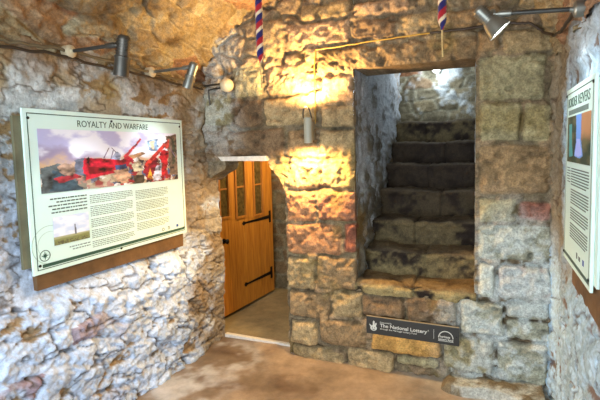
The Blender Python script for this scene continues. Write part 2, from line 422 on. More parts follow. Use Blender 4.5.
col = col*(1+.16*n1+.14*n2)[..., None]
g.add(np.stack([X, Yg, Z], -1), col, flip=True)
o = g.build('ceiling', M_wall); tag(o, 'rough rubble barrel vault', kind='structure')

# ------------------------------------------------------------------ floor
M_floor = stone_mat('worn stone floor', rough=.5, nz=.14, bump=.3, scale=12, dist=.006, speck=.10)
g = GM()
Xg, Yg = grid(-2.5, .5, YF, 4.45, .0155)
n0 = fbm(Xg*1.3, Yg*1.3, 1, 4, 81); n1 = fbm(Xg*4, Yg*4, 2, 5, 82); n2 = fbm(Xg*16, Yg*16, 3, 5, 83)
H = .006*n0+.004*n1+.0018*n2
o1 = np.ones(Xg.shape+(1,))
col = mix(A((.52,.44,.36))*o1, A((.63,.54,.45))*o1, ss(-.5, .6, n0+.5*n1))
col = mix(col, A((.42,.33,.26))*o1, .7*ss(.1, .8, fbm(Xg*3, Yg*5, 7, 5, 84)))
pale = ss(-1.45, -1.85, Xg+.25*n1)*ss(-.3, .5, n1+.4*n2+.25)*ss(3.1, 2.9, Yg)
col = mix(col, A((.70,.69,.68))*o1, .8*pale)
rimd = np.minimum(np.abs(Xg-XL), 9)
pale2 = ss(.75, -.0, 3.0-Yg+.3*n1)*ss(-.7, -.2, Xg+.2*n1)*ss(.05, .5, Xg*0+.4+n1*.5)*ss(3.1, 2.95, Yg)
col = mix(col, A((.66,.63,.58))*o1, .8*pale2)
dk = ss(3.05, 3.2, Yg)
col = mix(col, A((.60,.54,.40))*o1, .7*dk)
col = col*(1+.24*n1+.14*n2)[..., None]
g.add(np.stack([Xg, Yg, H], -1), col)
o = g.build('floor', M_floor); tag(o, 'worn brown sandstone floor', kind='structure')

# ------------------------------------------------------------------ passage behind the low doorway
def plain_wall(name, o0, du, dv, col, step=.02, amp=.012, seed=0, m=None, label='', flip=False, cells=(4, 6), fade=False, jit=.6):
    """a wall of random stones spanning o0, o0+du, o0+dv"""
    o0, du, dv = map(np.array, (o0, du, dv)); lu, lv = np.linalg.norm(du), np.linalg.norm(dv)
    U, V = np.meshgrid(np.linspace(0, lu, max(3, int(lu/step))), np.linspace(0, lv, max(3, int(lv/step))), indexing='ij')
    n = np.cross(du, dv)/lu/lv*(-1 if flip else 1)
    w1 = U+.03*fbm(U*4, V*4, 1, 4, seed+1); w2 = V+.03*fbm(U*4, V*4, 2, 4, seed+2)
    f1, f2, cid, c2 = worley(w1*cells[0]+.5*(np.floor(w2*cells[1]) % 2), w2*cells[1], seed, jit)
    st = ss(.03, .2, f2-f1); n1 = fbm(U*8, V*8, 3, 5, seed+3); n2 = fbm(U*25, V*25, 4, 4, seed+4)
    H = amp*(st*(.5+cid)+n1+.8*n2-1)
    if fade: H = H*ss(0, .10, U)
    P = o0+du/lu*U[..., None]+dv/lv*V[..., None]+n*H[..., None]
    c = col(P, st, cid, n1, n2, c2)
    g = GM(); g.add(P, c, flip)
    o = g.build(name, m or M_wall); tag(o, label, kind='structure'); return o
def brown(P, st, cid, n1, n2, c2):
    o = np.ones(cid.shape+(1,))
    c = mix(A((.42,.36,.26))*o, A((.48,.36,.24))*o, cid)
    return mix(A((.50,.46,.36))*o, c, st)*(1+.25*n1+.15*n2)[..., None]
plain_wall('wall_passage_rear', (-2.5, 4.38, -.02), (1.3, 0, 0), (0, 0, 1.95), brown, seed=201, label='rubble end wall of the low passage behind the oak door')
plain_wall('wall_passage_left', (-2.46, 3.05, -.02), (0, 1.4, 0), (0, 0, 1.95), brown, seed=211, label='left wall of the passage behind the oak door', flip=True)
plain_wall('wall_passage_right', (-1.36, 3.1, -.02), (0, 1.35, 0), (0, 0, 1.95), brown, seed=221, label='right wall of the passage behind the oak door')
plain_wall('ceiling_passage', (-2.5, 3.1, 1.9), (1.2, 0, 0), (0, 1.35, 0), brown, seed=231, label='low stone ceiling of the passage', flip=True)
mb = MB(); mb.box((-2.5, 3.28, 1.56), (-1.2, 3.3, 1.95)).build('wall_passage_front', mat('dull stone', (.4, .34, .26), .9, noise=.2, bump=.5))
tag(bpy.data.objects['wall_passage_front'], 'inner face of the wall over the low doorway', kind='structure')
M_strip = mat('chipped white paint', (.86, .82, .76), .6, noise=.12, nscale=40, bump=.3, bscale=80)
mb = MB()
Mi = Matrix.Identity(4)
mb.prism([(-2.11, 3.065), (-1.44, 3.055), (-1.435, 3.09), (-2.11, 3.10)], -.01, .022, Mi)
tag(mb.build('trim_1', M_strip, bevel=.003), 'white painted threshold strip across the doorway floor', kind='structure')
mb = MB()
Mx = Matrix(((1, 0, 0, 0), (0, 0, 1, 0), (0, 1, 0, 0), (0, 0, 0, 1)))   # (x, z, depth) -> x, y, z
mb.prism([(-2.008, 1.562), (-1.575, 1.563), (-1.567, 1.523), (-1.975, 1.527)], 2.915, 3.02, Mx)
tag(mb.build('trim_2', M_strip, bevel=.004), 'white painted strip under the doorway lintel', kind='structure')

# ------------------------------------------------------------------ oak door standing open
def wood_mat(name, c1, c2, rough=.45):
    m = bpy.data.materials.new(name); m.use_nodes = True; nt = m.node_tree; b = nt.nodes['Principled BSDF']; L = nt.links.new
    tc = nt.nodes.new('ShaderNodeTexCoord'); mp = nt.nodes.new('ShaderNodeMapping'); mp.inputs['Scale'].default_value = (14, 14, 1.1)
    n = nt.nodes.new('ShaderNodeTexNoise'); n.inputs['Scale'].default_value = 2.6; n.inputs['Detail'].default_value = 8; n.inputs['Distortion'].default_value = 1.1
    L(tc.outputs['Object'], mp.inputs[0]); L(mp.outputs[0], n.inputs['Vector'])
    cr = nt.nodes.new('ShaderNodeValToRGB'); cr.color_ramp.elements[0].position = .33; cr.color_ramp.elements[1].position = .68
    cr.color_ramp.elements[0].color = (*lin(c1), 1); cr.color_ramp.elements[1].color = (*lin(c2), 1)
    L(n.outputs['Fac'], cr.inputs[0]); L(cr.outputs[0], b.inputs['Base Color']); b.inputs['Roughness'].default_value = rough
    return m
M_oak = wood_mat('golden oak', (.66, .40, .10), (.80, .53, .18))
M_oak2 = wood_mat('oak edge', (.60, .36, .10), (.74, .47, .16))
M_iron = mat('black iron', (.06, .055, .05), .45, .6, noise=.2)
M_pane = mat('glass with painted reflection', (.34, .27, .13), .22, noise=.55, nscale=28, bump=.4, bscale=40)  # reflected stone painted into the pane colour as brown noise
far, near = Vector((-2.225, 4.24, 0)), Vector((-2.315, 3.345, 0))
dr = (far-near); DL = dr.length; dr.normalize(); nrm = Vector((dr.y, -dr.x, 0))   # towards the opening
MD = Matrix(((dr.x, 0, nrm.x, near.x), (dr.y, 0, nrm.y, near.y), (0, 1, 0, 0), (0, 0, 0, 1)))   # (along, up, out)
ZB, ZT = .03, 1.60
door = MB()
npl = 7
panes = [(.02, .135, .985), (.265, .40, .955), (.565, .70, .935)]
# planks
for i in range(npl):
    a0, a1 = DL*i/npl, DL*(i+1)/npl
    zt = .93
    door.prism([(a0+.0015, ZB), (a1-.0015, ZB), (a1-.0015, zt), (a0+.0015, zt)], -.02, .0+.0012*(i % 2), MD)
# stiles between the lights
edges = [0.] + sum([[p[0], p[1]] for p in panes], []) + [DL]
for i in range(0, len(edges), 2):
    door.prism([(edges[i], .93), (edges[i+1], .93), (edges[i+1], ZT), (edges[i], ZT)], -.02, .0, MD)
for a0, a1, z0 in panes:
    door.prism([(a0, .93), (a1, .93), (a1, z0), (a0, z0)], -.02, 0, MD) if z0 > .931 else None
    door.prism([(a0, 1.56), (a1, 1.56), (a1, ZT), (a0, ZT)], -.02, 0, MD)
dob = door.build('door_1', M_oak); tag(dob, 'open golden oak plank door with three tall glazed lights', kind='structure')
for a0, a1, z0 in panes:
    f = MB(); w = .022
    f.prism([(a0-w, z0-w), (a1+w, z0-w), (a1+w, z0), (a0-w, z0)], .0005, .014, MD)
    f.prism([(a0-w, z0), (a0, z0), (a0, 1.56), (a0-w, 1.56)], .0005, .014, MD)
    f.prism([(a1, z0), (a1+w, z0), (a1+w, 1.56), (a1, 1.56)], .0005, .014, MD)
    fo = f.build('pane_frame', M_oak2, dob, bevel=.002)
    p = MB(); p.prism([(a0, z0), (a1, z0), (a1, 1.56), (a0, 1.56)], -.012, -.006, MD); p.build('pane', M_pane, fo)
    p = MB(); p.prism([(a0, 1.24), (a1, 1.24), (a1, 1.255), (a0, 1.255)], -.006, .004, MD); p.build('glazing_bar', M_oak2, fo)
for zc in (.875, .245):
    hng = MB()
    hng.prism([(DL-.075, zc-.065), (DL-.045, zc-.065), (DL-.045, zc+.065), (DL-.075, zc+.065)], .001, .008, MD)
    hng.prism([(DL-.075, zc-.018), (DL-.075, zc+.018), (.40, zc+.008), (.365, zc+.022), (.345, zc), (.365, zc-.022), (.40, zc-.008)], .001, .006, MD)
    ho = hng.build('strap_hinge', M_iron, dob)
    for a in (.40, .5, .6, .7):
        b = MB(); b.lathe([(0, .008), (.003, .008), (.006, .004)], MD @ Vector((a, zc, .006)), nrm, 8); b.build('rivet', M_iron, ho)
k = MB(); kp = MD @ Vector((.055, .755, 0))
k.lathe([(0, .026), (.004, .026), (.006, .010), (.028, .010), (.034, .022), (.046, .024), (.056, .012)], kp, nrm, 16)
k.build('door_knob', M_iron, dob, smooth=True)

# ------------------------------------------------------------------ stairwell
def mottled(P, st, cid, n1, n2, c2):
    """pale blue-grey bloom over brown stone, dark low down"""
    o = np.ones(cid.shape+(1,))
    c = mix(A((.40,.37,.31))*o, A((.52,.47,.38))*o, cid)
    c = mix(A((.44,.42,.37))*o, c, st)
    blotches = ss(-.5, .5, n1+.5*n2+(P[..., 2]-1.25)*.7)
    c = mix(c, A((.74,.76,.78))*o, .85*blotches)
    och = ss(.45, .9, fbm(P[..., 1]*4, P[..., 2]*2.4+P[..., 0]*4, 3, 4, 305))
    c = mix(c, A((.58,.46,.26))*o, .8*och)
    return c*(1+.2*n1+.12*n2)[..., None]
def rear(P, st, cid, n1, n2, c2):
    o = np.ones(cid.shape+(1,))
    c = mix(A((.44,.41,.33))*o, A((.56,.50,.38))*o, cid)
    c = mix(c, A((.62,.42,.28))*o, .9*ss(.90, .92, c2))
    c = mix(A((.58,.55,.46))*o, c, st)
    wh = ss(-.2, .6, n1+.5*n2+(P[..., 2]-2.2)*.8+(P[..., 0]+.35)*.8)
    return mix(c, A((.72,.75,.76))*o, .7*wh)*(1+.2*n1+.12*n2)[..., None]
M_stair = stone_mat('damp stair stone', rough=.75, nz=.22)
plain_wall('wall_stair_left', (AX0+.001, 2.975, .5), (0, 1.85, 0), (0, 0, 2.3), mottled, step=.014, amp=.014, seed=301, m=M_stair, flip=True, label='pale blotched left side of the stairwell', cells=(4, 5), fade=True)
plain_wall('wall_stair_right', (AX1-.001, 2.975, .5), (0, 1.85, 0), (0, 0, 2.3), mottled, step=.02, amp=.006, seed=311, m=M_stair, label='right side of the stairwell', cells=(4, 5), fade=True)
plain_wall('wall_stair_rear', (AX0-.05, 4.68, 1.6), (.95, 0, 0), (0, 0, 1.2), rear, step=.012, amp=.014, seed=327, m=M_stair, label='rubble wall where the stair turns', cells=(3.6, 8.2), jit=.45)
plain_wall('ceiling_stair', (AX0-.05, 3.2, 2.78), (.95, 0, 0), (0, 1.55, 0), rear, step=.03, amp=.014, seed=331, m=M_stair, flip=True, label='rough ceiling over the stair')

stair = empty('stone_staircase', (-.47, 3.2, .63), 'worn dark stone steps climbing steeply through the wall opening', 'staircase')
noz = [.64, .83, 1.025, 1.24, 1.455, 1.655, 1.865]
ys = [2.93, 3.20, 3.45, 3.70, 3.95, 4.20, 4.44]
for k in range(7):
    zb = noz[k]-(.30 if k else .08); zt = noz[k]; y0 = ys[k]; y1 = (ys[k+1] if k < 6 else 4.80)+.06
    if k == 0: prof = [(y0+.02, zb), (y0+.004, zt-.03), (y0+.012, zt-.01), (y0+.03, zt), (y1, zt+.004)]
    else: prof = [(y0+.035, zb), (y0+.022, zt-.12), (y0+.012, zt-.05), (y0, zt-.035), (y0+.004, zt-.012), (y0+.022, zt), (y0+.14, zt-.005), (y1, zt)]
    prof = np.array(prof); L = np.concatenate([[0], np.cumsum(np.hypot(*np.diff(prof, axis=0).T))])
    q = np.linspace(0, L[-1], 60); py, pz = np.interp(q, L, prof[:, 0]), np.interp(q, L, prof[:, 1])
    dy, dz = np.gradient(py), np.gradient(pz); nn = np.hypot(dy, dz)
    X, Q = np.meshgrid(np.linspace(AX0-.01, AX1+.01, 90), q, indexing='ij')
    PY, PZ = np.broadcast_to(py, X.shape), np.broadcast_to(pz, X.shape)
    jt = -.47+[0, .05, -.06, .12, -.02, .1, -.1][k]
    joint = np.exp(-((X-jt+.01*fbm(Q*9, X*9, k, 3, 9))/.008)**2)
    bot = np.exp(-((PZ-(noz[k]-.185))/.012)**2)*(PY < y0+.06)
    n1 = fbm(X*8, Q*8, k*3., 5, 401); n2 = fbm(X*26, Q*26, k*3., 4, 402)
    wear = -.014*np.exp(-((X+.45)/.2)**2)*ss(noz[k]-.05, noz[k]-.01, PZ)
    Hh = .014*n1+.008*n2-.016*joint+wear
    P = np.stack([X, PY-Hh*dz/nn, PZ+Hh*dy/nn], -1)
    P[..., 2] = np.minimum(P[..., 2], noz[k]+.012)
    o1 = np.ones(X.shape+(1,))
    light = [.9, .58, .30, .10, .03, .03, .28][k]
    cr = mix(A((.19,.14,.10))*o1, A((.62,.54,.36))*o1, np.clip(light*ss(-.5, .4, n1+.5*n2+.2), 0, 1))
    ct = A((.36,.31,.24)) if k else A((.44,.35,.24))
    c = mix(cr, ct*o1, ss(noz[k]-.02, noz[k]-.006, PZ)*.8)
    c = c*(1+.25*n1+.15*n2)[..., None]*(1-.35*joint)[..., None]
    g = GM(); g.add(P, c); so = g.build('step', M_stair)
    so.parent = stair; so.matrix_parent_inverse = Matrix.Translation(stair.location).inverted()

# footing stone at the lower right
g = GM()
U, V = np.meshgrid(np.linspace(0, 1, 80), np.linspace(0, 1, 50), indexing='ij')
X = -.30+.66*U; Yq = 2.99-(.17+.13*U+.03*np.sin(U*9))*V**.9
n1 = fbm(X*8, Yq*8, 1, 5, 501); n2 = fbm(X*26, Yq*26, 1, 4, 502)
edge = ss(0, .12, U)*ss(1, .96, U)*ss(1, .82, V)
Zq = -.02+edge*(.075+.012*n1+.006*n2+.03*U)
col = mix(A((.74,.74,.70))*np.ones(X.shape+(1,)), A((.50,.44,.34))*np.ones(X.shape+(1,)), ss(-.1, .6, n1+.4*n2))
g.add(np.stack([X, Yq, Zq], -1), col, flip=True)
o = g.build('footing_stone', M_wall); tag(o, 'pale worn footing stone at the foot of the back wall beside the right corner', 'stone')

# ------------------------------------------------------------------ information boards
M_mint = mat('pale mint board', (.84, .93, .89), .55, noise=.02, nscale=4)
M_green = mat('dark green print', (.20, .33, .27), .4)
M_ink = mat('grey text print', (.44, .50, .47), .5)
M_ink2 = mat('dark grey print', (.30, .36, .33), .5)
M_logo = mat('blue print', (.15, .32, .62), .5)
M_batten = mat('stained timber backing', (.42, .30, .17), .7, noise=.35, nscale=9, bump=.4, bscale=30)
M_batten2 = mat('weathered grey green backing', (.40, .39, .30), .8, noise=.3, nscale=9, bump=.4, bscale=30)
M_screw = mat('screw head', (.12, .14, .12), .4, .5)

def bezel_pts(): pass
def raster(w, h, nx, ny, fn):
    U, V = np.meshgrid((np.arange(nx))/(nx-1), (np.arange(ny))/(ny-1), indexing='ij')
    return U, V, fn(U, V)
def inpoly(U, V, pts):
    r = np.zeros(U.shape, bool); n = len(pts)
    for i in range(n):
        (x0, y0), (x1, y1) = pts[i], pts[(i+1) % n]
        c = ((y0 > V) != (y1 > V)) & (U < (x1-x0)*(V-y0)/(y1-y0+1e-12)+x0)
        r ^= c
    return r
def paint_battle(U, V):
    o = np.ones(U.shape+(1,))
    n = fbm(U*9, V*5, 1, 5, 601); n2 = fbm(U*40, V*22, 2, 4, 602); n3 = fbm(U*18, V*12, 3, 4, 603)
    c = mix(A((.93,.92,.95))*o, A((.74,.72,.86))*o, ss(-.1, .6, n+.25-V))
    c = mix(c, A((.62,.56,.66))*o, ss(.30, .42, V+.12*n)*ss(.55, .2, U))
    c = mix(c, A((.80,.66,.52))*o, ss(.42, .52, V+.10*n))
    c = mix(c, mix(A((.84,.80,.70))*o, A((.45,.36,.30))*o, ss(-.2, .5, n3)), ss(.62, .72, V+.10*n))
    def put(pts, col, j=.012, vr=.0):
        nonlocal c
        m = inpoly(U+j*n2, V+2*j*n3, pts).astype(float)
        cc = A(col)*(.85+.7*n3+.6*n2)[..., None]
        c = mix(c, np.clip(cc, 0, 1), m)
    # crowd of the right half
    f1, f2, ci, cj = worley(U*34+.8*n2, V*13+.8*n3, 640)
    crowd = mix(A((.70,.60,.48))*o, A((.20,.16,.16))*o, ss(.35, .55, ci)); crowd = mix(crowd, A((.62,.14,.18))*o, ss(.72, .76, cj)); crowd = mix(crowd, A((.88,.86,.84))*o, ss(.78, .8, ci)); crowd = mix(crowd, A((.30,.36,.50))*o, ss(.14, .1, cj))
    cc = crowd*(1+.5*n2)[..., None]
    c = mix(c, crowd, ss(.66, .74, V+.10*n)*.65)
    c = mix(c, cc, inpoly(U+.015*n2, V+.05*n3, [(.44,.52),(.62,.46),(.72,.55),(.88,.50),(1,.35),(1.1,1.1),(.44,1.1)]).astype(float))
    put([(.90,.05),(1.1,.0),(1.1,.9),(.92,.9)], (.52,.42,.34)); put([(.95,.1),(.985,.1),(.985,.6),(.95,.7)], (.30,.30,.22))
    put([(.0,.62),(.10,.55),(.2,.75),(.22,1.05),(0,1.05)], (.33,.36,.36)); put([(.05,.98),(.07,.65),(.15,.72),(.25,1.05)], (.22,.30,.34))
    put([(.09,.62),(.14,.55),(.19,.62),(.2,.74),(.12,.74)], (.62,.50,.42)); put([(.07,.78),(.2,.72),(.22,.80),(.1,.86)], (.66,.18,.22))
    put([(.19,.52),(.28,.44),(.30,.60),(.24,.80),(.19,.72)], (.38,.40,.46))
    put([(.25,.46),(.36,.48),(.50,.52),(.60,.44),(.61,.50),(.54,.66),(.50,.76),(.38,.78),(.26,.86),(.24,.70)], (.78,.10,.20), .008)
    put([(.27,.62),(.44,.66),(.50,.60),(.40,.72),(.28,.76)], (.55,.05,.12), .01)
    put([(.56,.46),(.68,.38),(.70,.42),(.60,.52)], (.70,.52,.36), .005)
    put([(.46,.62),(.54,.60),(.55,.70),(.47,.72)], (.25,.33,.50)); put([(.44,.72),(.54,.68),(.58,.82),(.54,.98),(.46,.92)], (.72,.56,.44))
    put([(.58,.62),(.66,.58),(.68,.76),(.60,.78)], (.85,.80,.66)); put([(.59,.84),(.68,.82),(.68,1.02),(.60,1.02)], (.28,.24,.20))
    put([(.70,.56),(.80,.50),(.80,.80),(.72,.92),(.68,.80)], (.55,.08,.16)); put([(.71,.90),(.735,.72),(.76,.95)], (.95,.62,.20), .004)
    put([(.82,.42),(.88,.34),(.92,.38),(.90,.66),(.86,.98),(.82,.98),(.84,.66)], (.80,.14,.18))
    put([(.78,.72),(.84,.62),(.83,.98),(.76,.98)], (.84,.82,.86))
    # banners, spears
    put([(.52,.50),(.54,.42),(.66,.12),(.675,.14),(.58,.40),(.54,.52)], (.78,.22,.24), .008)
    put([(.72,.16),(.81,.12),(.82,.38),(.73,.36)], (.60,.72,.86), .01); put([(.745,.18),(.79,.16),(.785,.34),(.75,.33)], (.90,.84,.70), .01)
    put([(.69,.63),(.88,.20),(.905,.24),(.71,.70)], (.88,.24,.20), .002); put([(.86,.22),(.93,.12),(.92,.30),(.89,.34)], (.86,.30,.24), .006)
    for a, b in (((.38,.48),(.42,.30)), ((.43,.50),(.45,.34)), ((.49,.45),(.44,.30)), ((.98,.5),(.93,.3))):
        put([(a[0]-.004, a[1]), (a[0]+.004, a[1]), (b[0]+.003, b[1]), (b[0]-.003, b[1])], (.52,.42,.55), .0)
    put([(.43,.52),(.47,.36),(.50,.42),(.50,.52)], (.66,.68,.78), .01)
    return c
def paint_coast(U, V):
    o = np.ones(U.shape+(1,)); n = fbm(U*4, V*6, 1, 4, 611); n2 = fbm(U*30, V*24, 1, 4, 612)
    c = mix(A((.80,.84,.92))*o, A((.93,.93,.95))*o, ss(-.4, .5, n))
    c = mix(c, A((.66,.66,.50))*o, ss(.70, .72, V))
    c = mix(c, A((.52,.53,.32))*o, ss(.74, .80, V+.03*n)); c = mix(c, A((.36,.34,.24))*o, ss(.86, .92, V+.06*n2)*ss(-.3, .3, n2))
    c = mix(c, A((.40,.40,.44))*o, inpoly(U, V, [(.56,.74),(.575,.36),(.605,.36),(.62,.74)]).astype(float))
    return c
def paint_cascade(U, V):
    o = np.ones(U.shape+(1,)); n = fbm(U*5, V*7, 1, 4, 621); n2 = fbm(U*20, V*18, 1, 4, 622)
    c = mix(A((.20,.26,.20))*o, A((.42,.40,.28))*o, ss(-.4, .5, n))
    c = mix(c, A((.72,.52,.36))*o, ss(.55, .62, U+.05*n)*ss(.62, .35, V+.1*n))
    c = mix(c, A((.32,.62,.62))*o, inpoly(U+.01*n2, V, [(.08,.16),(.22,.16),(.24,.6),(.30,.86),(.10,.90),(.10,.5)]).astype(float))
    c = mix(c, A((.45,.62,.90))*o, inpoly(U+.01*n2, V, [(.42,-.1),(.66,-.1),(.64,.5),(.74,.84),(.60,.90),(.36,.86),(.44,.55)]).astype(float))
    c = mix(c, A((.68,.72,.96))*o, inpoly(U+.01*n2, V, [(.46,.5),(.60,.5),(.70,.82),(.56,.87),(.40,.84)]).astype(float))
    return c
M_print = bpy.data.materials.new('printed picture'); M_print.use_nodes = True
_b = M_print.node_tree.nodes['Principled BSDF']; _a = M_print.node_tree.nodes.new('ShaderNodeAttribute'); _a.attribute_name = 'Col'
M_print.node_tree.links.new(_a.outputs['Color'], _b.inputs['Base Color']); _b.inputs['Roughness'].default_value = .55

def board(name, label, B, W, Hh, flip):
    """B maps (across, down, out) in metres from the top left corner of the board"""
    loc = B @ Vector((W/2, Hh, 0))
    root = empty(name, loc, label, 'sign')
    b = MB(); b.prism([(0, 0), (W, 0), (W, Hh), (0, Hh)], -.012, 0, B); b.build('panel', M_mint, root, bevel=.002)
    return root
def rects(root, B, name, m, rs, d0=.0002, d1=.0012):
    b = MB()
    for x0, y0, x1, y1 in rs: b.prism([(x0, y0), (x1, y0), (x1, y1), (x0, y1)], d0, d1, B)
    return b.build(name, m, root)
def printed(root, B, name, x0, y0, x1, y1, nx, ny, fn):
    U, V = np.meshgrid(np.linspace(0, 1, nx), np.linspace(0, 1, ny), indexing='ij'); c = fn(U, V)
    R = np.array(B)
    q = np.stack([x0+U*(x1-x0), y0+V*(y1-y0), np.full(U.shape, .0016), np.ones(U.shape)], -1) @ R.T
    # thin print: front face plus the turned down rim
    g = GM(); g.add(q[..., :3], c)
    o = g.build(name, M_print, None, smooth=False)
    o.parent = root; o.matrix_parent_inverse = Matrix.Translation(root.location).inverted()
    sm = o.modifiers.new('s', 'SOLIDIFY'); sm.thickness = .0012; sm.offset = 1 if np.linalg.det(R[:3, :3]) > 0 else -1
    return o
def text_lines(x0, x1, y0, y1, n, seed, pars=(), right=False, h=.38):
    r = random.Random(seed); out = []; p = (y1-y0)/n
    for i in range(n):
        y = y0+p*i
        if i in pars: continue
        xe = x1 if (i+1) not in pars else x0+(x1-x0)*r.uniform(.3, .8)
        xs = x0
        if right: xs = x0+(x1-x0)*r.uniform(0, .25); xe = x1
        x = xs
        while x < xe-.004:
            w = r.uniform(.008, .026); out.append((x, y, min(x+w, xe), y+p*h)); x += w+.005
    return out

def paragraphs(root, B, name, m, x0, x1, y0, y1, n, seed, pars, h=.38):
    p = (y1-y0)/n; cuts = [-1]+list(pars)+[n]
    for i in range(len(cuts)-1):
        a, c = cuts[i]+1, cuts[i+1]
        rects(root, B, name, m, text_lines(x0, x1, y0+a*p, y0+c*p, c-a, seed+i, (), h=h)[:-2])
# left board ----
W, Hh = 1.189, .8438
XP = -2.114
BL = Matrix(((0, 0, 1, XP), (1, 0, 0, 1.4397), (0, -1, 0, 1.8414), (0, 0, 0, 1)))
pl = board('information_board', 'large pale green history board titled Royalty and Warfare on the left wall', BL, W, Hh, False)
b = MB(); b.prism([(-.038, .04), (.02, .04), (.02, .80), (-.038, .80)], -.030, -.0125, BL); b.build('backing_board', M_batten2, pl)
b = MB(); b.prism([(.02, .70), (1.18, .70), (1.17, .945), (.03, .93)], -.052, -.022, BL); b.build('timber_batten', M_batten, pl, bevel=.003)
rects(pl, BL, 'border_line', M_green, [(.022, .022, W-.022, .027), (.022, .022, .026, Hh-.022), (W-.026, .022, W-.022, Hh-.022), (.022, Hh-.026, W-.022, Hh-.022)])
rects(pl, BL, 'green_band', M_green, [(.05, .795, W-.03, .813)])
T = BL @ Matrix.Translation((.305, .078, .0002)) @ Matrix.Diagonal((1, -1, 1, 1))
def title(txt, width, size, B, x, y, root):
    return text_mesh(txt, size, M_green, root, B @ Matrix.Translation((x, y, .0006)) @ Matrix.Diagonal((1, -1, 1, 1)), 'title_lettering', width=width)
title('ROYALTY AND WARFARE', .535, .052, BL, .305, .082, pl)
printed(pl, BL, 'battle_picture', .07, .10, 1.115, .432, 300, 110, paint_battle)
rects(pl, BL, 'caption', M_ink2, text_lines(.10, .335, .462, .553, 5, 3, right=True))
printed(pl, BL, 'coast_picture', .12, .562, .338, .712, 60, 44, paint_coast)
rects(pl, BL, 'picture_credit', M_ink, text_lines(.20, .34, .735, .765, 2, 4, right=True))
paragraphs(pl, BL, 'text_paragraph', M_ink, .355, .675, .470, .780, 29, 5, (5, 12, 18, 24))
paragraphs(pl, BL, 'text_paragraph', M_ink, .70, 1.0, .478, .745, 25, 16, (6, 13, 19))
def ring(B, cx, cy, r0, r1, root, name, m, seg=32, a0=0, a1=2*math.pi):
    b = MB()
    for i in range(seg):
        a, c = a0+(a1-a0)*i/seg, a0+(a1-a0)*(i+1)/seg
        b.prism([(cx+r0*math.cos(a), cy+r0*math.sin(a)), (cx+r1*math.cos(a), cy+r1*math.sin(a)), (cx+r1*math.cos(c), cy+r1*math.sin(c)), (cx+r0*math.cos(c), cy+r0*math.sin(c))], .0002, .001, B)
    return b.build(name, m, root)
M_faint = mat('faint green print', (.68, .77, .71), .4)
ring(BL, .10, .70, .098, .101, pl, 'watermark_circle', M_faint, 48, math.pi*.55, math.pi*1.75)
ring(BL, .10, .70, .068, .070, pl, 'watermark_circle', M_faint, 48, math.pi*.55, math.pi*1.75)
def compass(B, cx, cy, r, root):
    o = ring(B, cx, cy, r*.80, r*.92, root, 'compass_emblem', M_green)
    b = MB()
    for k in range(8):
        a = k*math.pi/4; R = r*(.72 if k % 2 == 0 else .45)
        b.prism([(cx+R*math.cos(a), cy+R*math.sin(a)), (cx+.14*r*math.cos(a+1.57), cy+.14*r*math.sin(a+1.57)), (cx-.14*r*math.cos(a+1.57), cy-.14*r*math.sin(a+1.57))], .0002, .0012+.00002*k, B)
    b.build('compass_star', M_green, o)
compass(BL, .066, .752, .032, pl)
ring(BL, .938, .775, .008, .012, pl, 'round_logo', M_ink2, 20)
rects(pl, BL, 'logo', M_ink2, [(.985, .762, 1.003, .768), (.985, .772, 1.008, .776), (.985, .780, 1.005, .784)])
rects(pl, BL, 'blue_logo', M_logo, [(1.075, .762, 1.097, .781)])
for x, y in ((.028, .048), (W-.03, .048), (.036, Hh-.045), (W-.03, Hh-.045), (.54, .040), (.56, Hh-.020)):
    s = MB(); s.lathe([(0, .0075), (.003, .007), (.005, .003)], BL @ Vector((x, y, 0)), (1, 0, 0), 12); s.build('screw', M_screw, pl)

# right board ----
W2, H2 = .600, .8290
BR = Matrix(((0, 0, -1, .368), (-1, 0, 0, 2.4644), (0, -1, 0, 1.8648), (0, 0, 0, 1)))
pr = board('information_board', 'tall pale green history board on the right wall with a bluish picture', BR, W2, H2, True)
b = MB(); b.prism([(.02, .02), (W2+.045, .02), (W2+.045, H2-.03), (.02, H2-.03)], -.022, -.0125, BR); b.build('backing_board', M_mint, pr)
b = MB(); b.prism([(.10, .63), (1.15, .63), (1.15, .95), (.10, .94)], -.040, -.023, BR); b.build('timber_batten', M_batten, pr, bevel=.003)
rects(pr, BR, 'border_line', M_green, [(.02, .022, W2-.02, .026), (.02, .022, .024, H2-.02), (W2-.024, .022, W2-.02, H2-.02)])
rects(pr, BR, 'green_band', M_green, [(.02, .790, W2-.02, .806)])
title('BORDER', .215, .062, BR, .055, .090, pr); title('REIVERS', .235, .062, BR, .290, .090, pr)
rects(pr, BR, 'subtitle', M_ink, text_lines(.07, .50, .104, .128, 1, 9, h=.9))
printed(pr, BR, 'printed_picture', .060, .135, W2-.045, .345, 110, 70, paint_cascade)
paragraphs(pr, BR, 'text_paragraph', M_ink2, .165, .54, .372, .700, 27, 35, (7, 14, 20), h=.42)
rects(pr, BR, 'picture_credit', M_ink, text_lines(.05, .145, .372, .45, 6, 16, right=True))
rects(pr, BR, 'logo', M_ink2, [(.33, .735, .35, .760)]); rects(pr, BR, 'logo', M_ink2, [(.38, .74, .41, .758)])
rects(pr, BR, 'blue_logo', M_logo, [(.46, .735, .485, .758)])
for x, y in ((.014, .030), (.014, H2-.03), (W2-.02, .030), (W2-.02, H2-.045)):
    s = MB(); s.lathe([(0, .0075), (.003, .007), (.005, .003)], BR @ Vector((x, y, 0)), (-1, 0, 0), 12); s.build('screw', M_screw, pr)

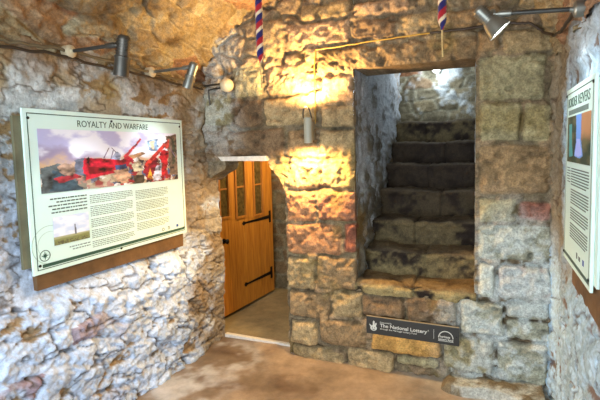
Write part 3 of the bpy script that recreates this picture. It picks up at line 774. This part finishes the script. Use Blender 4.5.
# ------------------------------------------------------------------ funding plaque
M_plq = mat('charcoal plaque', (.17, .16, .14), .42)
M_wht = mat('off white print', (.80, .79, .74), .5)
M_pedge = mat('pale plaque edge', (.62, .56, .45), .5)
BP = Matrix(((1, 0, 0, -.790), (0, 0, -1, 2.893), (0, -1, 0, .4105), (0, 0, 0, 1)))
BP = BP @ Matrix.Rotation(.008, 4, 'Z')
PW, PH = .630, .124
pq = empty('funding_plaque', BP @ Vector((PW/2, PH, 0)), 'long charcoal plaque with white National Lottery lettering below the stair opening', 'sign')
b = MB(); b.prism([(0, 0), (PW, 0), (PW, PH), (0, PH)], -.012, 0, BP); b.build('plate', M_plq, pq)
b = MB(); b.prism([(0, -.003), (PW, -.003), (PW, 0), (0, 0)], -.012, .0005, BP); b.build('top_edge', M_pedge, pq)
F = Matrix.Diagonal((1, -1, 1, 1))
def ptxt(t, x, y, size, w, bold=0.): return text_mesh(t, size, M_wht, pq, BP @ Matrix.Translation((x, y, .0007)) @ F, 'lettering', width=w, bold=bold)
ptxt('Supported by', .098, .037, .014, .085)
ptxt('The National Lottery', .098, .066, .034, .325, .0006)
text_mesh('®', .012, M_wht, pq, BP @ Matrix.Translation((.426, .050, .0007)) @ F, 'registered_mark')
ptxt('through the Heritage Lottery Fund', .098, .084, .0165, .255)
rects(pq, BP, 'divider', M_wht, [(.466, .030, .468, .095)])
# crossed fingers emblem
b = MB()
cx, cy = .052, .062
b.prism([(cx+.026*math.cos(a)*.9, cy+.018+.020*math.sin(a)) for a in [i*math.pi/10 for i in range(20)]], .0002, .0012, BP)
b.prism([(cx-.006, cy+.006), (cx-.004, cy-.030), (cx+.003, cy-.036), (cx+.008, cy-.028), (cx+.006, cy+.008)], .0002, .0013, BP)
b.prism([(cx+.002, cy+.006), (cx+.014, cy-.020), (cx+.021, cy-.022), (cx+.023, cy-.014), (cx+.014, cy+.010)], .0002, .0011, BP)
b.prism([(cx-.020, cy+.012), (cx-.033, cy-.004), (cx-.030, cy-.009), (cx-.012, cy+.004)], .0002, .0011, BP)
em = b.build('crossed_fingers_logo', M_wht, pq)
b = MB()
for ex in (-.008, .008): b.prism([(cx+ex+.0035*math.cos(a), cy+.014+.0035*math.sin(a)) for a in [i*math.pi/4 for i in range(8)]], .0013, .0017, BP)
b.prism([(cx-.012, cy+.022), (cx, cy+.027), (cx+.012, cy+.022), (cx+.010, cy+.027), (cx, cy+.032), (cx-.010, cy+.027)], .0013, .0017, BP)
b.build('face_marks', M_plq, em)
ring(BP, .545, .080, .043, .049, pq, 'arch_logo', M_wht, 24, math.pi, 2*math.pi)
ptxt('heritage', .507, .079, .022, .066, .0004); ptxt('lottery fund', .498, .0975, .020, .094, .0004)
rects(pq, BP, 'logo_base', M_wht, [(.496, .101, .594, .1035)])
for x, y in ((.02, .062), (PW-.016, .062)):
    s = MB(); s.lathe([(0, .005), (.002, .005), (.003, .002)], BP @ Vector((x, y, 0)), (0, -1, 0), 10); s.build('screw', M_screw, pq)

# ------------------------------------------------------------------ spotlights
M_steel = mat('dull grey metal', (.50, .49, .45), .38, .7, noise=.15)
M_dark = mat('dark grey metal', (.28, .27, .25), .42, .6, noise=.2)
M_head = mat('ribbed grey metal head', (.30, .28, .25), .4, .6, noise=.15)
M_rose = mat('cream fixing rose', (.72, .66, .54), .6, noise=.15)
M_lens = mat('lit lens', (1, 1, 1), .3, emit=(.86, .95, 1.), estr=30)
def spot(root_loc, label, wall_n, arm_end, head_top, head_dir, hl, hr, energy, flare, mrose, marm, mhead, size=80, group='arm spotlights on the side walls', col=(.84, .93, 1.)):
    root = empty('spotlight', root_loc, label, 'spotlight')
    p = Vector(root_loc); n = Vector(wall_n)
    b = MB(); b.lathe([(-.03, .034), (.008, .034), (.014, .028), (.016, .012), (.03, .011)], p, n, 20); b.build('wall_rose', mrose, root, smooth=True)
    ae = Vector(arm_end); d = (ae-p).normalized()
    b = MB(); b.tube([p+d*.014, ae-d*.05], .0095, 12); arm = b.build('arm', marm, root, smooth=True)
    b = MB(); b.lathe([(-.055, .010), (-.053, .0145), (-.008, .0145), (0, .011)], ae, d, 14); b.build('arm_collar', mhead, arm, smooth=True)
    hd = Vector(head_dir).normalized(); ht = Vector(head_top)
    joint = ht+hd*(hl*.28)
    b = MB(); b.tube([ae-d*.006, joint], .009, 10)
    b.lathe([(-.02, .015), (.02, .015)], (joint+ae)/2, hd.orthogonal(), 12); b.build('knuckle', mhead, root, smooth=True)
    b = MB()
    prof = [(0, hr*.55), (.01, hr*.78)]
    for i in range(5):
        q = hl*(.10+.07*i); prof += [(q, hr*.80), (q+.001, hr*.92), (q+hl*.03, hr*.92), (q+hl*.031, hr*.80)]
    prof += [(hl*.50, hr*.84), (hl*.52, hr*1.0), (hl*.56, hr*1.0), (hl*.60, hr*(.9+flare*.3)), (hl, hr*(.95+flare)), (hl, hr*(.88+flare)), (hl*.93, hr*(.80+flare))]
    b.lathe(prof, ht, hd, 24, caps=True); h = b.build('lamp_head', mhead, root, smooth=True)
    b = MB(); b.lathe([(0, hr*(.79+flare)), (.002, hr*(.79+flare))], ht+hd*(hl*.945), hd, 24); b.build('lens', M_lens, h)
    L = bpy.data.lights.new('spot_beam', 'SPOT'); L.energy = energy; L.color = col; L.spot_size = math.radians(size); L.spot_blend = .8; L.shadow_soft_size = hr*.8
    place_light(L, h, (0, 0, 0), Matrix.Translation(ht+hd*(hl+.006)) @ hd.to_track_quat('-Z', 'Y').to_matrix().to_4x4(), 'spot_beam')
    return root
spot((-2.082, 1.703, 2.158), 'dark grey ribbed spotlight on a wall arm above the left end of the Royalty board', (1, 0, 0), (-1.765, 1.703, 2.158),
     (-1.715, 1.72, 2.205), (-.20, .03, -.9), .205, .040, 17, .0, M_rose, M_dark, M_head)
spot((-2.080, 2.304, 2.142), 'dull green grey spotlight on a wall arm above the right end of the Royalty board', (1, 0, 0), (-1.77, 2.304, 2.146),
     (-1.735, 2.31, 2.175), (-.35, -.02, -.85), .17, .036, 11, .0, M_rose, M_steel, M_steel)
spot((.345, 2.10, 2.160), 'grey flared spotlight with lit lens on the right wall arm above the tall board', (-1, 0, 0), (.040, 2.10, 2.180),
     (-.046, 2.10, 2.215), (.66, .07, -.72), .145, .034, 9, .70, M_steel, M_dark, M_steel)

# ------------------------------------------------------------------ up and down wall light
M_grey = mat('pale grey enamel', (.62, .60, .52), .45)
M_glow = mat('warm lamp glow', (1, .8, .5), .4, emit=(1., .62, .22), estr=9)
wc = Vector((-1.188, 2.852, 1.65))
wl = empty('wall_light', wc, 'pale grey cylinder wall light glowing warm up and down beside the doorway', 'lamp')
b = MB(); b.lathe([(.004, .024), (0, .031), (.18, .031), (.176, .024)], wc, (0, 0, 1), 28, caps=False); b.build('cylinder_body', M_grey, wl, smooth=True)
b = MB(); b.lathe([(0, .026), (.004, .026)], wc+Vector((0, 0, .166)), (0, 0, 1), 20); b.build('bulb', M_glow, wl); b = MB(); b.lathe([(0, .026), (.004, .026)], wc+Vector((0, 0, .010)), (0, 0, 1), 20); b.build('bulb', M_glow, wl)
b = MB(); b.box((wc.x-.016, wc.y+.028, wc.z+.02), (wc.x+.016, 2.95, wc.z+.155)); b.build('wall_bracket', M_grey, wl, bevel=.003)
lp = [wc+Vector((.031*math.cos(a)*1.0-.002, -.026*abs(math.sin(a))**.5, .175+.085*math.sin(a) if math.sin(a) > 0 else .175)) for a in [math.pi*i/20 for i in range(21)]]
b = MB(); b.tube(lp, .0052, 8); b.build('cable_loop', mat('brown cable loop', (.12, .08, .04), .5), wl, smooth=True)
for up in (1, -1):
    L = bpy.data.lights.new('warm_beam', 'SPOT'); L.energy = 105 if up > 0 else 90; L.color = (1., .64, .25); L.spot_size = math.radians(176); L.spot_blend = .6; L.shadow_soft_size = .04
    place_light(L, wl, wc, Matrix.Translation(wc+Vector((0, -.055, .262 if up > 0 else -.020))) @ Vector((0, -.02, up)).to_track_quat('-Z', 'Y').to_matrix().to_4x4(), 'warm_beam')

# ------------------------------------------------------------------ cables
M_cord = mat('yellowed cord', (.66, .52, .20), .6)
M_cable = mat('dark cable', (.20, .15, .10), .6)
M_cable2 = mat('grey olive cable', (.38, .33, .24), .6)
def wob(pts, n=6, a=.004, seed=1):
    r = random.Random(seed); out = []
    for i in range(len(pts)-1):
        for k in range(n):
            t = k/n; p = Vector(pts[i]).lerp(Vector(pts[i+1]), t); out.append(p+Vector((r.uniform(-a, a), r.uniform(-a, a)*.4, r.uniform(-a, a))))
    out.append(Vector(pts[-1])); return out
def cable(pts, r, m, label, seed=1, a=.004):
    b = MB(); b.tube(wob(pts, seed=seed, a=a), r, 8); o = b.build('cable', m, smooth=True); tag(o, label, 'cable'); return o
cable([(-1.160, 2.925, 1.79), (-1.160, 2.922, 2.0), (-1.158, 2.918, 2.18), (-1.145, 2.918, 2.312), (-.9, 2.922, 2.322), (-.6, 2.925, 2.334), (-.35, 2.925, 2.338)], .0045, M_cord, 'yellow cord rising from the cylinder light then running along the lintel joint', 3, .002)
cable([(-.35, 2.928, 2.338), (-.22, 2.924, 2.340), (.02, 2.918, 2.342), (.15, 2.915, 2.338), (.235, 2.905, 2.322), (.30, 2.89, 2.262), (.352, 2.83, 2.222), (.350, 2.6, 2.185), (.345, 2.35, 2.170), (.342, 2.13, 2.165)], .008, M_cable, 'dark cable sagging from the lintel joint to the right hand spotlight', 5, .003)
cable([(-2.085, .9, 2.118), (-2.085, 1.36, 2.140), (-2.08, 1.5, 2.150), (-2.08, 1.68, 2.160), (-2.08, 2.0, 2.150), (-2.08, 2.28, 2.138), (-2.08, 2.6, 2.128), (-2.08, 2.86, 2.120)], .009, M_cable2, 'upper grey cable slung along the top of the left wall', 7, .006)
cable([(-2.088, .9, 2.092), (-2.088, 1.36, 2.112), (-2.085, 1.6, 2.128), (-2.085, 1.9, 2.118), (-2.085, 2.28, 2.112), (-2.085, 2.6, 2.098), (-2.082, 2.86, 2.095)], .008, M_cable, 'lower dark cable slung along the top of the left wall', 9, .006)

# ------------------------------------------------------------------ white globe on bracket in the corner
gl = empty('globe_lamp', (-1.853, 2.85, 2.108), 'small cream globe on a double bracket high in the left corner', 'lamp')
b = MB(); n = 14; R = .052
b.lathe([(-R*math.cos(math.pi*i/n), max(.0006, R*math.sin(math.pi*i/n))) for i in range(n+1)], (-1.853, 2.85, 2.108), (0, 0, 1), 28); b.build('globe', mat('cream opal glass', (.86, .80, .66), .35), gl, smooth=True)
b = MB(); b.tube([(-2.11, 2.88, 2.118), (-2.0, 2.86, 2.122), (-1.888, 2.85, 2.122)], .0075, 8); b.build('bracket_arm', M_dark, gl, smooth=True)
b = MB(); b.tube([(-2.03, 2.875, 1.97), (-2.03, 2.865, 2.04), (-2.025, 2.855, 2.083), (-1.95, 2.85, 2.090), (-1.888, 2.85, 2.092)], .0065, 8); b.build('bracket_arm', M_dark, gl, smooth=True)

# ------------------------------------------------------------------ bell ropes
def sally_mat():
    m = bpy.data.materials.new('striped woollen sally'); m.use_nodes = True; nt = m.node_tree; b = nt.nodes['Principled BSDF']; L = nt.links.new
    at = nt.nodes.new('ShaderNodeAttribute'); at.attribute_name = 'Col'; L(at.outputs['Color'], b.inputs['Base Color']); b.inputs['Roughness'].default_value = .95
    b.inputs['Sheen Weight'].default_value = .3
    return m
M_sally = sally_mat(); M_rope = mat('pale hemp rope', (.74, .62, .40), .8, noise=.2, nscale=120)
def bell_rope(x, y, zbot_tail, zbot, ztop, label, ph=0.):
    root = empty('bell_rope', (x, y, zbot_tail), label, 'rope', 'striped bell ropes')
    nz, ns = 220, 40
    z = np.linspace(zbot, ztop, nz); a = np.linspace(0, 2*math.pi, ns)
    ZZ, AA = np.meshgrid(z, a, indexing='ij')
    prof = np.minimum(1, .30+.7*ss(0, .05, ZZ-zbot))*np.where(ZZ > ztop-.05, .35+.65*ss(0, .05, ztop-ZZ), 1)
    R = .0205*prof*(1+.05*np.sin(AA*14+ZZ*200)+.06*fbm(AA*6, ZZ*90, 1, 3, 5))
    s = ((ZZ-zbot)/.098+ph - AA/(2*math.pi)) % 1.0
    c = np.where((s < .22)[..., None], A((.84,.74,.60)), np.where((s < .60)[..., None], A((.62,.06,.09)), A((.11,.08,.32))))
    P = np.stack([x+R*np.cos(AA), y+R*np.sin(AA), ZZ], -1)
    g = GM(); g.add(P, c, flip=True)
    o = g.build('sally', M_sally); o.parent = root; o.matrix_parent_inverse = Matrix.Translation(root.location).inverted()
    b = MB(); b.tube([(x+.003, y, zbot_tail), (x+.001, y, zbot_tail+.05), (x, y, zbot+.02)], [.0045, .004, .005], 8); b.build('tail_end', M_rope, root, smooth=True)
    b = MB(); b.tube([(x, y, ztop-.02), (x, y, 2.80)], .006, 8); b.build('rope', M_rope, root, smooth=True)
bell_rope(-1.255, 2.3, 1.978, 2.125, 2.64, 'striped bell rope hanging lower, between the doorway and the stair opening')
bell_rope(-.214, 2.3, 2.057, 2.190, 2.70, 'striped bell rope hanging in front of the lintel over the stair opening', .35)

# ------------------------------------------------------------------ bulkhead lamp up the stair
sl = empty('stair_lamp', (-.49, 4.62, 2.40), 'small cold white lamp glowing high in the stairwell just under the lintel', 'lamp')
b = MB(); b.lathe([(-.05, .05), (0, .05), (.01, .04)], (-.49, 4.63, 2.405), (0, -1, 0), 20); b.build('lamp_base', M_strip, sl, smooth=True)
b = MB(); b.lathe([(0, .036), (.015, .034), (.03, .02), (.035, .004)], (-.49, 4.618, 2.405), (0, -1, 0), 20); b.build('bulb', mat('cold lamp', (1, 1, 1), .3, emit=(.8, .92, 1.), estr=40), sl, smooth=True)
L = bpy.data.lights.new('stair_light', 'POINT'); L.energy = 6.5; L.color = (.78, .90, 1.); L.shadow_soft_size = .04
place_light(L, sl, sl.location, Matrix.Translation((-.49, 4.50, 2.36)), 'stair_light')

# fill light added behind the camera to lift the ambient, no fitting
L = bpy.data.lights.new('fill_light', 'POINT'); L.energy = 75; L.color = (.92, .96, 1.); L.shadow_soft_size = .25
lo = bpy.data.objects.new('fill_light', L); C.objects.link(lo); lo.location = (-.9, -.4, 1.9)

# passage lamp
L = bpy.data.lights.new('passage_light', 'POINT'); L.energy = 38; L.color = (1., .80, .48); L.shadow_soft_size = .06
lo = bpy.data.objects.new('passage_light', L); C.objects.link(lo); lo.location = (-1.62, 3.75, 1.75)

# ------------------------------------------------------------------ daylight from the open end behind, camera
w = bpy.data.worlds.new('World'); bpy.context.scene.world = w; w.use_nodes = True
w.node_tree.nodes['Background'].inputs[0].default_value = (.70, .86, 1., 1); w.node_tree.nodes['Background'].inputs[1].default_value = 6.5

cam = bpy.data.cameras.new('Camera'); co = bpy.data.objects.new('Camera', cam); C.objects.link(co)
cam.sensor_fit = 'HORIZONTAL'; cam.sensor_width = 36; cam.lens = 429.28/600*36
cam.shift_x = -(316.33-300)/600; cam.shift_y = (182.21-200)/600
cam.clip_start = .02
R_ = Vector((.92955499, .3679887, -.02262362)); U_ = Vector((-.00751708, .08026745, .99674502)); F_ = Vector((-.36860685, .92635924, -.07737921))
co.matrix_world = Matrix(((R_.x, U_.x, -F_.x, 0), (R_.y, U_.y, -F_.y, 0), (R_.z, U_.z, -F_.z, 1.6073), (0, 0, 0, 1)))
sc = bpy.context.scene; sc.camera = co
sc.view_settings.view_transform = 'Standard'; sc.view_settings.look = 'None'; sc.view_settings.gamma = 1; sc.view_settings.use_curve_mapping = False
sc.view_settings.exposure = 0.0
